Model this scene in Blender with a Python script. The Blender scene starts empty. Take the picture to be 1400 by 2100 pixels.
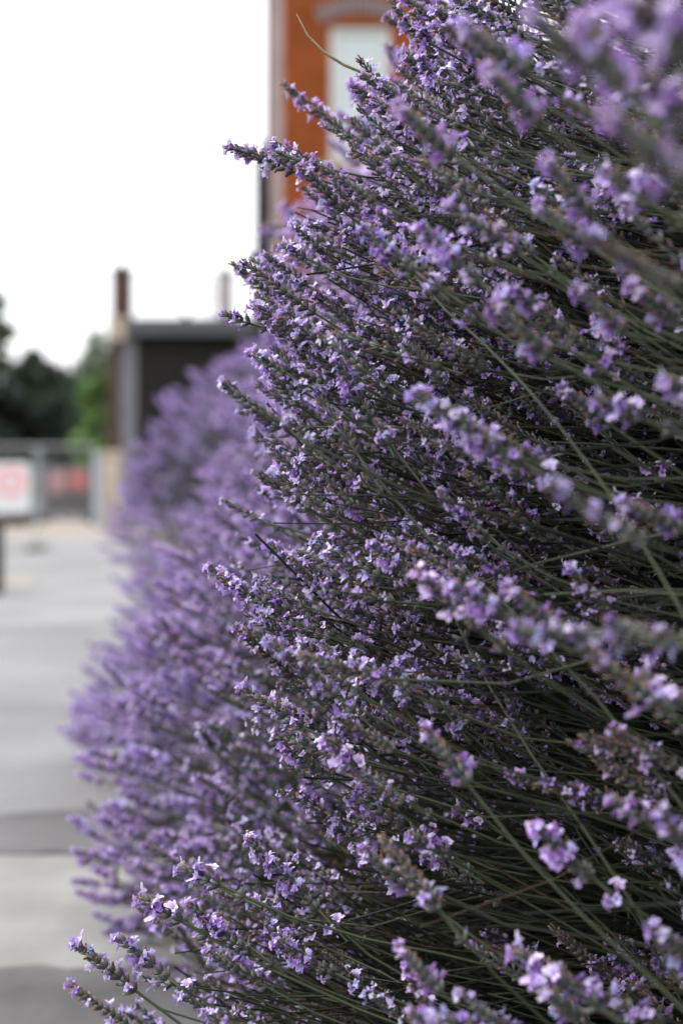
import bpy, math, random
import numpy as np
from mathutils import Matrix, Vector, Quaternion

R = math.radians
rng = np.random.default_rng(7)
random.seed(7)
SC = bpy.context.scene
COL = SC.collection

# ------------------------------------------------------------------ camera
EYE = 0.55
cam_d = bpy.data.cameras.new('camera')
cam = bpy.data.objects.new('camera', cam_d)
COL.objects.link(cam)
cam.location = (0, 0, EYE)
cam.rotation_euler = (R(90), 0, 0)
cam_d.sensor_fit = 'VERTICAL'
cam_d.sensor_height = 36
cam_d.sensor_width = 24
cam_d.lens = 50
cam_d.shift_y = -0.0214
cam_d.clip_start = 0.02
cam_d.clip_end = 3000
cam_d.dof.use_dof = True
cam_d.dof.focus_distance = 0.90
cam_d.dof.aperture_fstop = 4.4
SC.camera = cam

# ------------------------------------------------------------------ world, sun, exposure
SUN_EL, SUN_AZ = 52, 300          # degrees; azimuth measured clockwise from +Y: high on the left, ahead of the camera
w = bpy.data.worlds.new('World')
SC.world = w
w.use_nodes = True
nt = w.node_tree
nt.nodes.clear()
sky = nt.nodes.new('ShaderNodeTexSky')
sky.sky_type = 'NISHITA'
sky.sun_disc = False
sky.sun_elevation = R(SUN_EL)
sky.sun_rotation = R(SUN_AZ)
sky.air_density = 1.0
sky.dust_density = 4.0
cloud = nt.nodes.new('ShaderNodeMixRGB')       # closed cloud deck over the clear sky
cloud.inputs[0].default_value = 0.9
wtc = nt.nodes.new('ShaderNodeTexCoord'); wsep = nt.nodes.new('ShaderNodeSeparateXYZ')
nt.links.new(wtc.outputs['Generated'], wsep.inputs[0])
wr = nt.nodes.new('ShaderNodeMapRange')        # overcast sky: luminance rises smoothly from horizon to zenith
wr.inputs['From Min'].default_value = 0; wr.inputs['From Max'].default_value = 1
wr.inputs['To Min'].default_value = 7.2; wr.inputs['To Max'].default_value = 17.5
nt.links.new(wsep.outputs['Z'], wr.inputs[0])
wt = nt.nodes.new('ShaderNodeMixRGB'); wt.blend_type = 'MULTIPLY'; wt.inputs[0].default_value = 1; wt.inputs[2].default_value = (0.985, 1.0, 1.02, 1)
nt.links.new(wr.outputs[0], wt.inputs[1]); nt.links.new(wt.outputs[0], cloud.inputs[2])
bg = nt.nodes.new('ShaderNodeBackground')
bg.inputs['Strength'].default_value = 0.1
wo = nt.nodes.new('ShaderNodeOutputWorld')
nt.links.new(sky.outputs[0], cloud.inputs[1])
nt.links.new(cloud.outputs[0], bg.inputs['Color'])
nt.links.new(bg.outputs[0], wo.inputs['Surface'])

sun_d = bpy.data.lights.new('sun', 'SUN')
sun_d.energy = 1.6
sun_d.angle = R(22)
sun_d.color = (1.0, 0.96, 0.9)
sun = bpy.data.objects.new('sun', sun_d)
COL.objects.link(sun)
to_sun = Vector((math.sin(R(SUN_AZ)) * math.cos(R(SUN_EL)), math.cos(R(SUN_AZ)) * math.cos(R(SUN_EL)), math.sin(R(SUN_EL))))
sun.rotation_euler = to_sun.to_track_quat('Z', 'Y').to_euler()
sun.location = to_sun * 30

SC.view_settings.view_transform = 'Standard'
SC.view_settings.look = 'None'
SC.view_settings.exposure = 1.05
SC.view_settings.gamma = 1
SC.view_settings.use_curve_mapping = False
SC.render.engine = 'CYCLES'
SC.cycles.use_denoising = True
SC.cycles.max_bounces = 6
SC.cycles.diffuse_bounces = 3
SC.cycles.glossy_bounces = 2
SC.cycles.transmission_bounces = 4
SC.cycles.use_adaptive_sampling = True
SC.cycles.adaptive_threshold = 0.01

FPX = 50 / 36 * 2100
def P(px, py, d):
    """a place in the photograph at a known distance"""
    return np.array([(px - 700) / FPX * d, d, EYE - (py - 1005) / FPX * d])

# ------------------------------------------------------------------ helpers
def tag(o, label=None, cat=None, group=None, kind=None):
    if label: o['label'] = label
    if cat: o['category'] = cat
    if group: o['group'] = group
    if kind: o['kind'] = kind
    return o

def empty(name, loc, label=None, cat=None, group=None):
    o = bpy.data.objects.new(name, None)
    o.empty_display_size = 0.1
    o.location = loc
    COL.objects.link(o)
    return tag(o, label, cat, group)

def link(name, me, parent=None, loc=None):
    o = bpy.data.objects.new(name, me)
    COL.objects.link(o)
    if parent is not None: o.parent = parent
    if loc is not None: o.location = loc
    return o

class MB:
    """collects shapes, becomes one mesh"""
    def __init__(s): s.v = []; s.f = []; s.m = []
    def add(s, vs, fs, m=0):
        b = len(s.v)
        s.v += [tuple(x) for x in vs]
        s.f += [tuple(i + b for i in f) for f in fs]
        s.m += [m] * len(fs)
    def box(s, x0, x1, y0, y1, z0, z1, m=0):
        vs = [(x, y, z) for z in (z0, z1) for y in (y0, y1) for x in (x0, x1)]
        s.add(vs, [(0, 2, 3, 1), (4, 5, 7, 6), (0, 1, 5, 4), (2, 6, 7, 3), (0, 4, 6, 2), (1, 3, 7, 5)], m)
    def tube(s, pts, rad, n=8, m=0, cap=True):
        pts = [Vector(p) for p in pts]
        if not hasattr(rad, '__len__'): rad = [rad] * len(pts)
        vs = []; fs = []
        for i, p in enumerate(pts):
            d = (pts[min(i + 1, len(pts) - 1)] - pts[max(i - 1, 0)]).normalized()
            a = d.cross(Vector((0.3, 0.2, 1)) if abs(d.z) < 0.9 else Vector((1, 0, 0))).normalized()
            b = d.cross(a)
            for k in range(n):
                t = 2 * math.pi * k / n
                vs.append(p + (a * math.cos(t) + b * math.sin(t)) * rad[i])
        for i in range(len(pts) - 1):
            for k in range(n):
                fs.append((i * n + k, i * n + (k + 1) % n, (i + 1) * n + (k + 1) % n, (i + 1) * n + k))
        if cap:
            fs.append(tuple(range(n))[::-1]); fs.append(tuple((len(pts) - 1) * n + k for k in range(n)))
        s.add(vs, fs, m)
    def build(s, name, mats, parent=None, loc=None, bevel=0, smooth=False):
        me = bpy.data.meshes.new(name)
        me.from_pydata(s.v, [], s.f)
        for m in (mats if isinstance(mats, (list, tuple)) else [mats]): me.materials.append(m)
        me.polygons.foreach_set('material_index', s.m)
        if smooth: me.polygons.foreach_set('use_smooth', [True] * len(s.f))
        me.update()
        o = link(name, me, parent, loc)
        if bevel:
            b = o.modifiers.new('bevel', 'BEVEL'); b.width = bevel; b.segments = 2; b.limit_method = 'ANGLE'
        return o

def np_mesh(name, v, f, mats, mi=None, col=None, smooth=True):
    me = bpy.data.meshes.new(name)
    nv, nf = len(v), len(f)
    me.vertices.add(nv); me.loops.add(nf * 3); me.polygons.add(nf)
    me.vertices.foreach_set('co', np.ascontiguousarray(v, dtype=np.float32).ravel())
    me.loops.foreach_set('vertex_index', np.ascontiguousarray(f, dtype=np.int32).ravel())
    me.polygons.foreach_set('loop_start', np.arange(0, nf * 3, 3, dtype=np.int32))
    me.polygons.foreach_set('use_smooth', np.full(nf, smooth, dtype=bool))
    for m in mats: me.materials.append(m)
    if mi is not None: me.polygons.foreach_set('material_index', np.ascontiguousarray(mi, dtype=np.int32))
    if col is not None:
        a = me.color_attributes.new('Col', 'FLOAT_COLOR', 'POINT')
        c = np.ones((nv, 4), np.float32); c[:, :3] = col
        a.data.foreach_set('color', c.ravel())
    me.update(calc_edges=True)
    me.validate()
    return me

class Geo:
    """triangle soup with a colour per vertex and a material per triangle"""
    def __init__(s): s.v = []; s.f = []; s.m = []; s.c = []; s.n = 0
    def add(s, v, f, m, c):
        v = np.asarray(v, float); f = np.asarray(f, int)
        s.v.append(v); s.f.append(f + s.n); s.m.append(np.full(len(f), m)); s.n += len(v)
        c = np.asarray(c, float)
        s.c.append(np.tile(c, (len(v), 1)) if c.ndim == 1 else c)
    def arrays(s):
        return np.concatenate(s.v), np.concatenate(s.f), np.concatenate(s.m), np.concatenate(s.c)

# ------------------------------------------------------------------ materials
def new_mat(name):
    m = bpy.data.materials.new(name); m.use_nodes = True
    t = m.node_tree
    return m, t, t.nodes['Principled BSDF'], t.nodes['Material Output']

def simple(name, c, rough=0.7, noise=0.15, scale=8, c2=None, bump=0.0, metal=0.0, detail=6, bscale=None, spec=0.2):
    m, t, b, o = new_mat(name)
    n = t.nodes.new('ShaderNodeTexNoise'); n.inputs['Scale'].default_value = scale; n.inputs['Detail'].default_value = detail
    tc = t.nodes.new('ShaderNodeTexCoord')
    t.links.new(tc.outputs['Object'], n.inputs['Vector'])
    r = t.nodes.new('ShaderNodeValToRGB')
    c2 = c2 or tuple(min(1, x * (1 + noise * 2)) for x in c)
    r.color_ramp.elements[0].position = 0.3; r.color_ramp.elements[1].position = 0.7
    r.color_ramp.elements[0].color = (*[x * (1 - noise) for x in c], 1)
    r.color_ramp.elements[1].color = (*c2, 1)
    t.links.new(n.outputs['Fac'], r.inputs[0]); t.links.new(r.outputs[0], b.inputs['Base Color'])
    b.inputs['Roughness'].default_value = rough; b.inputs['Metallic'].default_value = metal; b.inputs['Specular IOR Level'].default_value = spec
    if bump:
        n2 = t.nodes.new('ShaderNodeTexNoise'); n2.inputs['Scale'].default_value = bscale or scale * 8; n2.inputs['Detail'].default_value = 8
        t.links.new(tc.outputs['Object'], n2.inputs['Vector'])
        bp = t.nodes.new('ShaderNodeBump'); bp.inputs['Strength'].default_value = bump; bp.inputs['Distance'].default_value = 0.01
        t.links.new(n2.outputs['Fac'], bp.inputs['Height']); t.links.new(bp.outputs[0], b.inputs['Normal'])
    return m

def vcol_mat(name, rough, transl=0.0, spec=0.3, vary=0.12, hue=0.02, sheen=0.0):
    m, t, b, o = new_mat(name)
    a = t.nodes.new('ShaderNodeVertexColor'); a.layer_name = 'Col'
    oi = t.nodes.new('ShaderNodeObjectInfo')
    h = t.nodes.new('ShaderNodeHueSaturation')
    mr = t.nodes.new('ShaderNodeMapRange'); mr.inputs['To Min'].default_value = 1 - vary; mr.inputs['To Max'].default_value = 1 + vary
    mh = t.nodes.new('ShaderNodeMapRange'); mh.inputs['To Min'].default_value = 0.5 - hue; mh.inputs['To Max'].default_value = 0.5 + hue
    wn = t.nodes.new('ShaderNodeTexWhiteNoise'); wn.noise_dimensions = '1D'
    t.links.new(oi.outputs['Random'], wn.inputs['W'])
    t.links.new(oi.outputs['Random'], mr.inputs[0]); t.links.new(wn.outputs['Value'], mh.inputs[0])
    t.links.new(a.outputs[0], h.inputs['Color']); t.links.new(mr.outputs[0], h.inputs['Value']); t.links.new(mh.outputs[0], h.inputs['Hue'])
    t.links.new(h.outputs[0], b.inputs['Base Color'])
    b.inputs['Roughness'].default_value = rough
    b.inputs['Specular IOR Level'].default_value = spec
    if sheen:
        b.inputs['Sheen Weight'].default_value = sheen; b.inputs['Sheen Roughness'].default_value = 0.4
    if transl:
        tr = t.nodes.new('ShaderNodeBsdfTranslucent'); t.links.new(h.outputs[0], tr.inputs['Color'])
        mx = t.nodes.new('ShaderNodeMixShader'); mx.inputs[0].default_value = transl
        t.links.new(b.outputs[0], mx.inputs[1]); t.links.new(tr.outputs[0], mx.inputs[2])
        t.links.new(mx.outputs[0], o.inputs['Surface'])
    return m

M_CALYX = vcol_mat('calyx_velvet', 0.75, spec=0.12, sheen=0.05)
M_PETAL = vcol_mat('petal', 0.6, transl=0.3, spec=0.2, hue=0.015)
M_STEM = vcol_mat('green_stem', 0.5, spec=0.22)
M_LEAF = vcol_mat('lavender_leaf', 0.65, transl=0.12, spec=0.15)
PLANT = [M_CALYX, M_PETAL, M_STEM, M_LEAF]
CAL, PET, STM, LEF = 0, 1, 2, 3

# ------------------------------------------------------------------ the ground
def rough(pts, step=.05, amp=.008):
    out = []
    for i, a in enumerate(pts):
        b = pts[(i + 1) % len(pts)]; n = max(1, int(math.dist(a, b) / step))
        for k in range(n): out.append((a[0] + (b[0] - a[0]) * k / n + rng.normal(0, amp), a[1] + (b[1] - a[1]) * k / n + rng.normal(0, amp)))
    return out
def sheet(name, pts, z, mat, kind='structure'):
    mb = MB(); mb.add([(x, y, z) for x, y in pts], [tuple(range(len(pts)))])
    return tag(mb.build(name, mat), kind=kind)

def asphalt_mat():
    m, t, b, o = new_mat('pale_worn_asphalt')
    tc = t.nodes.new('ShaderNodeTexCoord')
    def noise(s, d=6):
        n = t.nodes.new('ShaderNodeTexNoise'); n.inputs['Scale'].default_value = s; n.inputs['Detail'].default_value = d
        t.links.new(tc.outputs['Object'], n.inputs['Vector']); return n
    n1, n2 = noise(1.3), noise(140, 3)
    r1 = t.nodes.new('ShaderNodeValToRGB')
    r1.color_ramp.elements[0].position = 0.33; r1.color_ramp.elements[0].color = (0.108, 0.105, 0.108, 1)
    r1.color_ramp.elements[1].position = 0.6; r1.color_ramp.elements[1].color = (0.172, 0.171, 0.175, 1)
    t.links.new(n1.outputs['Fac'], r1.inputs[0])
    r2 = t.nodes.new('ShaderNodeValToRGB')
    r2.color_ramp.elements[0].position = 0.35; r2.color_ramp.elements[0].color = (0.6, 0.6, 0.6, 1)
    r2.color_ramp.elements[1].position = 0.65; r2.color_ramp.elements[1].color = (1.2, 1.2, 1.2, 1)
    t.links.new(n2.outputs['Fac'], r2.inputs[0])
    mx = t.nodes.new('ShaderNodeMixRGB'); mx.blend_type = 'MULTIPLY'; mx.inputs[0].default_value = 1
    t.links.new(r1.outputs[0], mx.inputs[1]); t.links.new(r2.outputs[0], mx.inputs[2])
    t.links.new(mx.outputs[0], b.inputs['Base Color'])
    bp = t.nodes.new('ShaderNodeBump'); bp.inputs['Strength'].default_value = 0.5; bp.inputs['Distance'].default_value = 0.004
    t.links.new(n2.outputs['Fac'], bp.inputs['Height']); t.links.new(bp.outputs[0], b.inputs['Normal'])
    b.inputs['Roughness'].default_value = 0.85
    return m

M_ASPH = asphalt_mat()
M_DARKASPH = simple('dark_patched_asphalt', (0.083, 0.079, 0.081), 0.85, 0.3, 3.0, bump=0.4, c2=(0.145, 0.14, 0.144))
M_CONC = simple('concrete_slab', (0.165, 0.163, 0.154), 0.8, 0.16, 5, bump=0.25)
M_GRAVEL = simple('beige_gravel', (0.185, 0.162, 0.14), 0.9, 0.2, 4, bump=0.5)
M_SOIL = simple('dark_soil', (0.035, 0.028, 0.022), 0.95, 0.4, 20, bump=0.8)
M_GRASS = simple('verge_grass', (0.05, 0.07, 0.03), 0.9, 0.4, 6, bump=0.5)

def gnd(px, d): return (px - 700) / FPX * d
sheet('ground', [(-900, -200), (900, -200), (900, 1500), (-900, 1500)], 0.0, M_GRASS)
sheet('gravel_yard', [(-14, 12.5), (4, 12.5), (4, 34), (-14, 34)], 0.004, M_GRAVEL)
sheet('path', [(-5.5, -6), (0.5, -6), (0.25, 0.8), (-2.05, 15.3), (-3.2, 16.2), (-9.0, 16.2), (-9.0, 8)], 0.008, M_ASPH)
sheet('concrete_slab', [(-2.2, 1.63), (0.1, 1.60), (0.03, 2.10), (-2.2, 2.13)], 0.010, M_CONC)
sheet('asphalt_patch', rough([(-2.4, 2.13), (0.03, 2.10), (-0.1, 2.50), (-0.6, 2.34), (-0.9, 2.27), (-2.4, 2.42)]), 0.012, M_DARKASPH)
sheet('asphalt_patch', rough([(-2.2, 0.3), (0.3, 0.3), (0.1, 1.60), (-2.2, 1.63)]), 0.012, M_DARKASPH)
sheet('gravel_patch', rough([(-3.6, 7.6), (-1.75, 8.0), (-1.9, 8.9), (-3.6, 9.3)]), 0.012, M_GRAVEL)
sheet('soil_bed', [(0.05, -0.5), (3.0, -0.5), (2.2, 8.0), (-0.78, 8.0)], 0.020, M_SOIL)

# ------------------------------------------------------------------ lavender: flower heads, stems, leaves
def ring_frame(d):
    d = d / np.linalg.norm(d)
    a = np.cross(d, (0.31, 0.95, 0.1) if abs(d[2]) > 0.8 else (0, 0, 1.0)); a /= np.linalg.norm(a)
    return d, a, np.cross(d, a)

def lathe(g, p, d, ts, rs, sides, mat, cols, cap=True, twist=0.0):
    """a bulged tube from p along vector d"""
    L = np.linalg.norm(d); d, a, b = ring_frame(d)
    k = np.arange(sides) * 2 * math.pi / sides + twist
    circ = np.cos(k)[:, None] * a + np.sin(k)[:, None] * b
    v = np.concatenate([p + d * L * t + circ * r for t, r in zip(ts, rs)])
    c = np.concatenate([np.tile(np.asarray(cc, float), (sides, 1)) if np.ndim(cc) == 1 else cc for cc in cols])
    f = []
    for i in range(len(ts) - 1):
        for j in range(sides):
            q = (i * sides + j, i * sides + (j + 1) % sides, (i + 1) * sides + (j + 1) % sides, (i + 1) * sides + j)
            f += [(q[0], q[1], q[2]), (q[0], q[2], q[3])]
    if cap:
        o = (len(ts) - 1) * sides
        f += [(o, o + j, o + j + 1) for j in range(1, sides - 1)]
    g.add(v, f, mat, c)

def calyx(g, rs, p, d, L, r, lod):
    u = rs.random()
    base = np.array([0.048, 0.058, 0.044]) * (0.7 + 0.7 * rs.random())
    tip = (np.array([0.075, 0.066, 0.084]) if u < 0.55 else np.array([0.155, 0.165, 0.150])) * (0.7 + 0.6 * rs.random())
    if lod == 0:
        s = 6
        rib = np.where(np.arange(s) % 2, 1.25, 0.8)[:, None]  # ribs drawn by alternating tones, their lit edges put into the colour
        lathe(g, p, d * L, (0, .22, .6, .9, 1.0), (.45 * r, .9 * r, r, .86 * r, .55 * r), s, CAL,
              (base, base * rib, (base * .4 + tip * .6) * rib, tip * rib, tip * 0.7), twist=rs.random() * 6)
    elif lod == 1:
        lathe(g, p, d * L, (0, 1.0), (.7 * r, 1.0 * r), 4, CAL, (base, tip), twist=rs.random() * 6)
    else:
        lathe(g, p, d * L, (0, 1.0), (.75 * r, 1.15 * r), 3, CAL, (base, tip), twist=rs.random() * 6)

def corolla(g, rs, p, d, s, lod):
    """two-lipped lavender flower: a short tube and five lobes"""
    d, a, b = ring_frame(d)
    ph = rs.random() * 6.28
    a, b = a * math.cos(ph) + b * math.sin(ph), -a * math.sin(ph) + b * math.cos(ph)
    k = rs.random() ** 1.5
    c_l = np.array([0.50, 0.35, 0.71]) * (1 - k) + np.array([0.78, 0.69, 0.89]) * k
    if rs.random() < 0.12: c_l = np.array([0.47, 0.45, 0.74])
    if rs.random() < 0.25: c_l = np.array([0.36, 0.21, 0.56]) * (0.8 + .4 * rs.random())
    c_l = c_l * (0.85 + 0.3 * rs.random())
    c_t = c_l * np.array([0.62, 0.5, 0.72])
    tl = 0.0028 * s
    if lod < 2:
        lathe(g, p, d * tl, (0, 1), (0.0006 * s, 0.0010 * s), 5 if lod == 0 else 3, PET, (c_t * 0.8, c_t), cap=False)
    q = p + d * tl
    fl = 0.2 + 0.6 * rs.random()
    for i, ang in enumerate((0.38, -0.38, 1.75, 3.14, -1.75) if lod < 2 else (0.3, -1.3, 1.9)):
        ang += rs.normal(0, 0.12)
        big = (1.25 if i < 2 else 0.95) * (1 if lod < 2 else 1.2) * (0.85 + 0.3 * rs.random())
        rad = a * math.cos(ang) + b * math.sin(ang); tan = -a * math.sin(ang) + b * math.cos(ang)
        L = 0.0026 * s * big; wd = 0.00135 * s * big
        r0 = q + rad * 0.0007 * s
        up = d * (0.75 + rs.normal(0, 0.3)) * L
        m_ = r0 + rad * L * 0.55 * fl * 1.4 + up * 0.75
        e_ = r0 + rad * L * (0.75 + .5 * fl) + up * (0.75 + rs.normal(0, 0.5)) + tan * wd * rs.normal(0, .4)
        if lod == 0:
            v = [r0 - tan * wd * .45, r0 + tan * wd * .45, m_ - tan * wd + d * .0003, m_ + tan * wd + d * .0003, m_ - d * .0002,
                 e_ - tan * wd * .62, e_ + tan * wd * .62, e_ + rad * .0003 * s]
            f = [(0, 4, 2), (0, 1, 4), (1, 3, 4), (2, 4, 5), (4, 7, 5), (4, 6, 7), (4, 3, 6)]
            c = [c_t, c_t, c_l, c_l, c_l * .88, c_l * 1.08, c_l * 1.08, c_l * 1.05]
        else:
            v = [r0, m_ - tan * wd * 1.1, m_ + tan * wd * 1.1, e_]
            f = [(0, 2, 1), (1, 2, 3)]; c = [c_t, c_l, c_l, c_l * 1.08]
        g.add(v, f, PET, np.array(c))

def withered(g, rs, p, d, s, lod):
    c = np.array([0.20, 0.105, 0.065]) * (0.5 + 1.0 * rs.random()) if rs.random() < .7 else np.array([0.30, 0.20, 0.15]) * (0.7 + .6 * rs.random())
    dd = d + rs.normal(0, 0.35, 3)
    lathe(g, p - d * .0004, dd * 0.0022 * s, (0, .6, 1), (.0006 * s, .0008 * s, .0003 * s), 4 if lod == 0 else 3, CAL, (c * .8, c, c * 1.2))

def bud(g, rs, p, d, s, lod):
    c = np.array([0.24, 0.13, 0.44]) * (0.7 + .6 * rs.random())
    lathe(g, p - d * .0003, d * 0.0024 * s, (0, .5, 1), (.0006 * s, .0009 * s, .0004 * s), 5 if lod == 0 else 3, PET, (c * .7, c, c * 1.3))

def make_head(seed, H, bloom, dry, lod, lone=True, slim=1.0, gaps=False, fs=1.0):
    """flower head along +Z from its lowest whorl; returns (calyces, petals) as two Geo"""
    rs = np.random.default_rng(seed)
    ca, pe = Geo(), Geo()
    bx, by = rs.normal(0, 0.05, 2) * H
    ax = lambda z: np.array([bx * (z / H) ** 2, by * (z / H) ** 2, z])
    zs = []; z = 0.0
    while z < H - 0.004:
        zs.append(z)
        k = z / H
        z += (0.0058 - 0.0024 * k) * (0.85 + .3 * rs.random()) * (1.5 if gaps and k < .6 else 1)
    zs.append(H - 0.003)
    whorls = [(z, 1.0 - 0.38 * (z / H) ** 2) for z in zs]
    if lone:
        whorls.insert(0, (-0.012 - 0.013 * rs.random(), 0.95))
    top = len(whorls) - 1
    # rachis
    lathe(ca, ax(0) - np.array([0, 0, .026 if lone else .001]), np.array([bx, by, H + (.024 if lone else 0)]), (0, 1), (.0009, .0005), 4, STM,
          ((.075, .085, .05), (.07, .075, .05)))
    for i, (z, sc) in enumerate(whorls):
        k = max(0, z) / H
        n = int(rs.integers(7, 10)) if lod < 2 else 4
        if i == top: n = 4 if lod < 2 else 3
        if z < 0: n = int(rs.integers(4, 8))
        ph = rs.random() * 6.28
        th0 = rs.random() * 6.28; wb = (.25, .7, 1.3, 2.0)[int(rs.integers(0, 4))]      # flowers open in clumps
        for j in range(n):
            t = ph + j * 6.283 / n + rs.normal(0, 0.18)
            rad = np.array([math.cos(t), math.sin(t), 0])
            tilt = R(47 - 24 * k) * (0.8 + .35 * rs.random()) * (0.35 + .5 * rs.random() if i == top else 1)
            d = rad * math.sin(tilt) * slim + np.array([0, 0, math.cos(tilt)])
            d /= np.linalg.norm(d)
            L = 0.0058 * sc * (0.85 + .3 * rs.random())
            r = 0.00108 * sc * (0.9 + .25 * rs.random())
            p = ax(max(z, 0)) + np.array([0, 0, min(z, 0)]) + rad * 0.0007
            e = p + d * L * 0.96
            u = rs.random()
            b_here = min(.95, bloom * wb * (1.7 if math.cos(t - th0) > .1 else .35) * (1.3 if i == top else 1))
            if lod < 2 or u >= b_here or j % 2: calyx(ca, rs, p, d, L, r, lod)
            if u < b_here: corolla(pe, rs, e, d, fs * (.78 + .34 * rs.random()) * (sc ** .5), lod)
            elif u < b_here + .09: bud(pe, rs, e, d, .95 * sc, lod)
            elif u < b_here + .19 + dry: withered(ca, rs, e, d, .95, lod)
        if lod < 2:
            for t in (ph, ph + 3.14):                          # papery bracts under the whorl
                rad = np.array([math.cos(t), math.sin(t), 0]); tan = np.array([-math.sin(t), math.cos(t), 0])
                p = ax(max(z, 0)) + np.array([0, 0, min(z, 0)])
                v = [p + rad * .0008 - tan * .0012, p + rad * .0008 + tan * .0012, p + rad * .0034 * sc + np.array([0, 0, .0034])]
                ca.add(v, [(0, 1, 2)], CAL, np.array([.10, .075, .045]) * (.7 + .6 * rs.random()))
    if pe.n == 0: bud(pe, rs, ax(H), np.array([0, 0, 1.0]), 1, lod)
    return ca, pe

def bud_head(seed, lod=0):
    """slim green spike that has not opened yet"""
    rs = np.random.default_rng(seed); g = Geo(); H = 0.03
    lathe(g, np.zeros(3), np.array([0, 0, H]), (0, 1), (.0007, .0004), 4, STM, ((.13, .15, .08), (.13, .15, .08)))
    for i in range(8):
        z = H * i / 8
        for j in range(4):
            t = j * 1.57 + (i % 2) * .78
            rad = np.array([math.cos(t), math.sin(t), 0]); d = rad * .42 + np.array([0, 0, .9])
            c = np.array([.16, .19, .11]) * (.7 + .6 * rs.random())
            lathe(g, np.array([0, 0, z]) + rad * .0004, d * .0038, (0, .5, 1), (.0003, .0008, .0002), 4, CAL, (c * .8, c, c * 1.1))
    return g

def stem_path(rs, L, n, bend1=None, bend2=None):
    """stem leaving the head at the origin down -Z, nearly straight, first flattening (towards +X) then dropping back"""
    b1 = R(23 + rs.normal(0, 8)) if bend1 is None else bend1
    b2 = R(-14 + rs.normal(0, 10)) if bend2 is None else bend2
    side = rs.normal(0, 0.06)
    p = np.zeros(3); out = [p.copy()]
    for i in range(n):
        s = (i + .5) / n
        a = b1 * min(1, s / .25) + b2 * max(0, (s - .25) / .75)
        d = np.array([math.sin(a), side * s, -math.cos(a)])
        p = p + d * L / n; out.append(p.copy())
    return np.array(out)

def stem_geo(rs, L=0.42, n=9, r=0.00085, sides=4, col=None):
    pts = stem_path(rs, L, n)
    g = Geo()
    c = (np.array([.046, .056, .032]) if col is None else np.array(col)) * (.75 + .5 * rs.random())
    k = np.arange(sides) * 2 * math.pi / sides
    sgn = np.where(np.arange(sides) % 2, 1.2, 0.85)[:, None]
    V, C = [], []
    for i, p in enumerate(pts):
        rr = r * (1 + .25 * i / n)
        V.append(p + np.stack([np.cos(k) * rr, np.sin(k) * rr, np.zeros(sides)], 1)); C.append(c * sgn)
    f = []
    for i in range(n):
        for j in range(sides):
            q = (i * sides + j, i * sides + (j + 1) % sides, (i + 1) * sides + (j + 1) % sides, (i + 1) * sides + j)
            f += [(q[0], q[1], q[2]), (q[0], q[2], q[3])]
    g.add(np.concatenate(V), f, STM, np.concatenate(C))
    return g

def merge(*gs):
    o = Geo()
    for g in gs:
        v, f, m, c = g.arrays()
        o.v.append(v); o.f.append(f + o.n); o.m.append(m); o.c.append(c); o.n += len(v)
    return o

# kinds of head: (length, bloom, withered, slim, gaps)
SPEC = [(.050, .30, .30, 1, 0), (.044, .42, .22, 1, 0), (.056, .22, .36, 1, 0), (.038, .50, .18, 1, 0), (.060, .34, .28, 1.05, 0),
        (.046, .16, .40, 1, 0), (.052, .46, .2, 1, 1), (.034, .36, .24, .95, 0), (.048, .58, .14, 1.05, 0), (.042, .26, .34, .9, 1),
        (.064, .26, .30, 1, 1), (.054, .38, .25, 1, 0), (.024, .45, .2, 1, 0), (.050, .12, .42, .9, 0)]
HEADS, HLEN = [], []
for i, (H, b, dr, sl, gp) in enumerate(SPEC):
    ca, pe = make_head(100 + i, H, b * .56, dr, 0, lone=(i % 3 != 1), slim=sl, gaps=bool(gp))
    a = ca.arrays(); q = pe.arrays()
    HEADS.append((np_mesh('flower_spike', a[0], a[1], PLANT, a[2], a[3]), np_mesh('blossom', q[0], q[1], PLANT, q[2], q[3])))
    HLEN.append(H)
BLOOMY = [(i, s[1]) for i, s in enumerate(SPEC)]
STEMS = []
for i in range(12):
    rs = np.random.default_rng(300 + i)
    a = stem_geo(rs, L=.36 + .012 * i).arrays()
    STEMS.append(np_mesh('stem', a[0], a[1], PLANT, a[2], a[3]))
def whole(seed, i, lod, bloom_mul=.56, stem=True, sr=.001, fs=1.0):
    H, b, dr, sl, gp = SPEC[i]
    ca, pe = make_head(seed + i, H, min(.85, b * bloom_mul), dr, lod, lone=(i % 3 != 1), slim=sl, gaps=bool(gp), fs=fs)
    parts = [ca, pe]
    if stem: parts.append(stem_geo(np.random.default_rng(seed + 50 + i), L=.36, n=5, r=sr, sides=3))
    return merge(*parts)
MID = [whole(500, i, 1) for i in range(len(SPEC))]                     # joined remainder of the near plants
DEEP = [whole(1300, i, 2, .6) for i in range(len(SPEC))]                # near-plant heads hidden deep or outside the picture
LOW = [whole(700, i, 2, 4.0, fs=1.45) for i in range(len(SPEC))]                # joined remainder of the far plants
FAR = []                                                               # one-mesh spikes for the far plants
for i in range(len(SPEC)):
    a = whole(900, i, 1, 4.5, fs=1.35).arrays(); FAR.append(np_mesh('flower_spike', a[0], a[1], PLANT, a[2], a[3]))
MIDM = []                                                              # head of the second plant (its stem is a child)
for i in range(len(SPEC)):
    a = whole(1100, i, 0, 1.6, stem=False).arrays(); MIDM.append(np_mesh('flower_spike', a[0], a[1], PLANT, a[2], a[3]))

def frame_of(d, roll):
    """columns X (the upper side), Y, Z = head direction"""
    d = d / np.linalg.norm(d)
    up = np.array([0, 0, 1.0]) - d * d[2]
    if np.linalg.norm(up) < .2: up = np.array([1.0, 0, 0]) - d * d[0]
    up /= np.linalg.norm(up)
    y = np.cross(d, up)
    x = up * math.cos(roll) + y * math.sin(roll)
    return np.stack([x, np.cross(d, x), d], 1)

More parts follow.
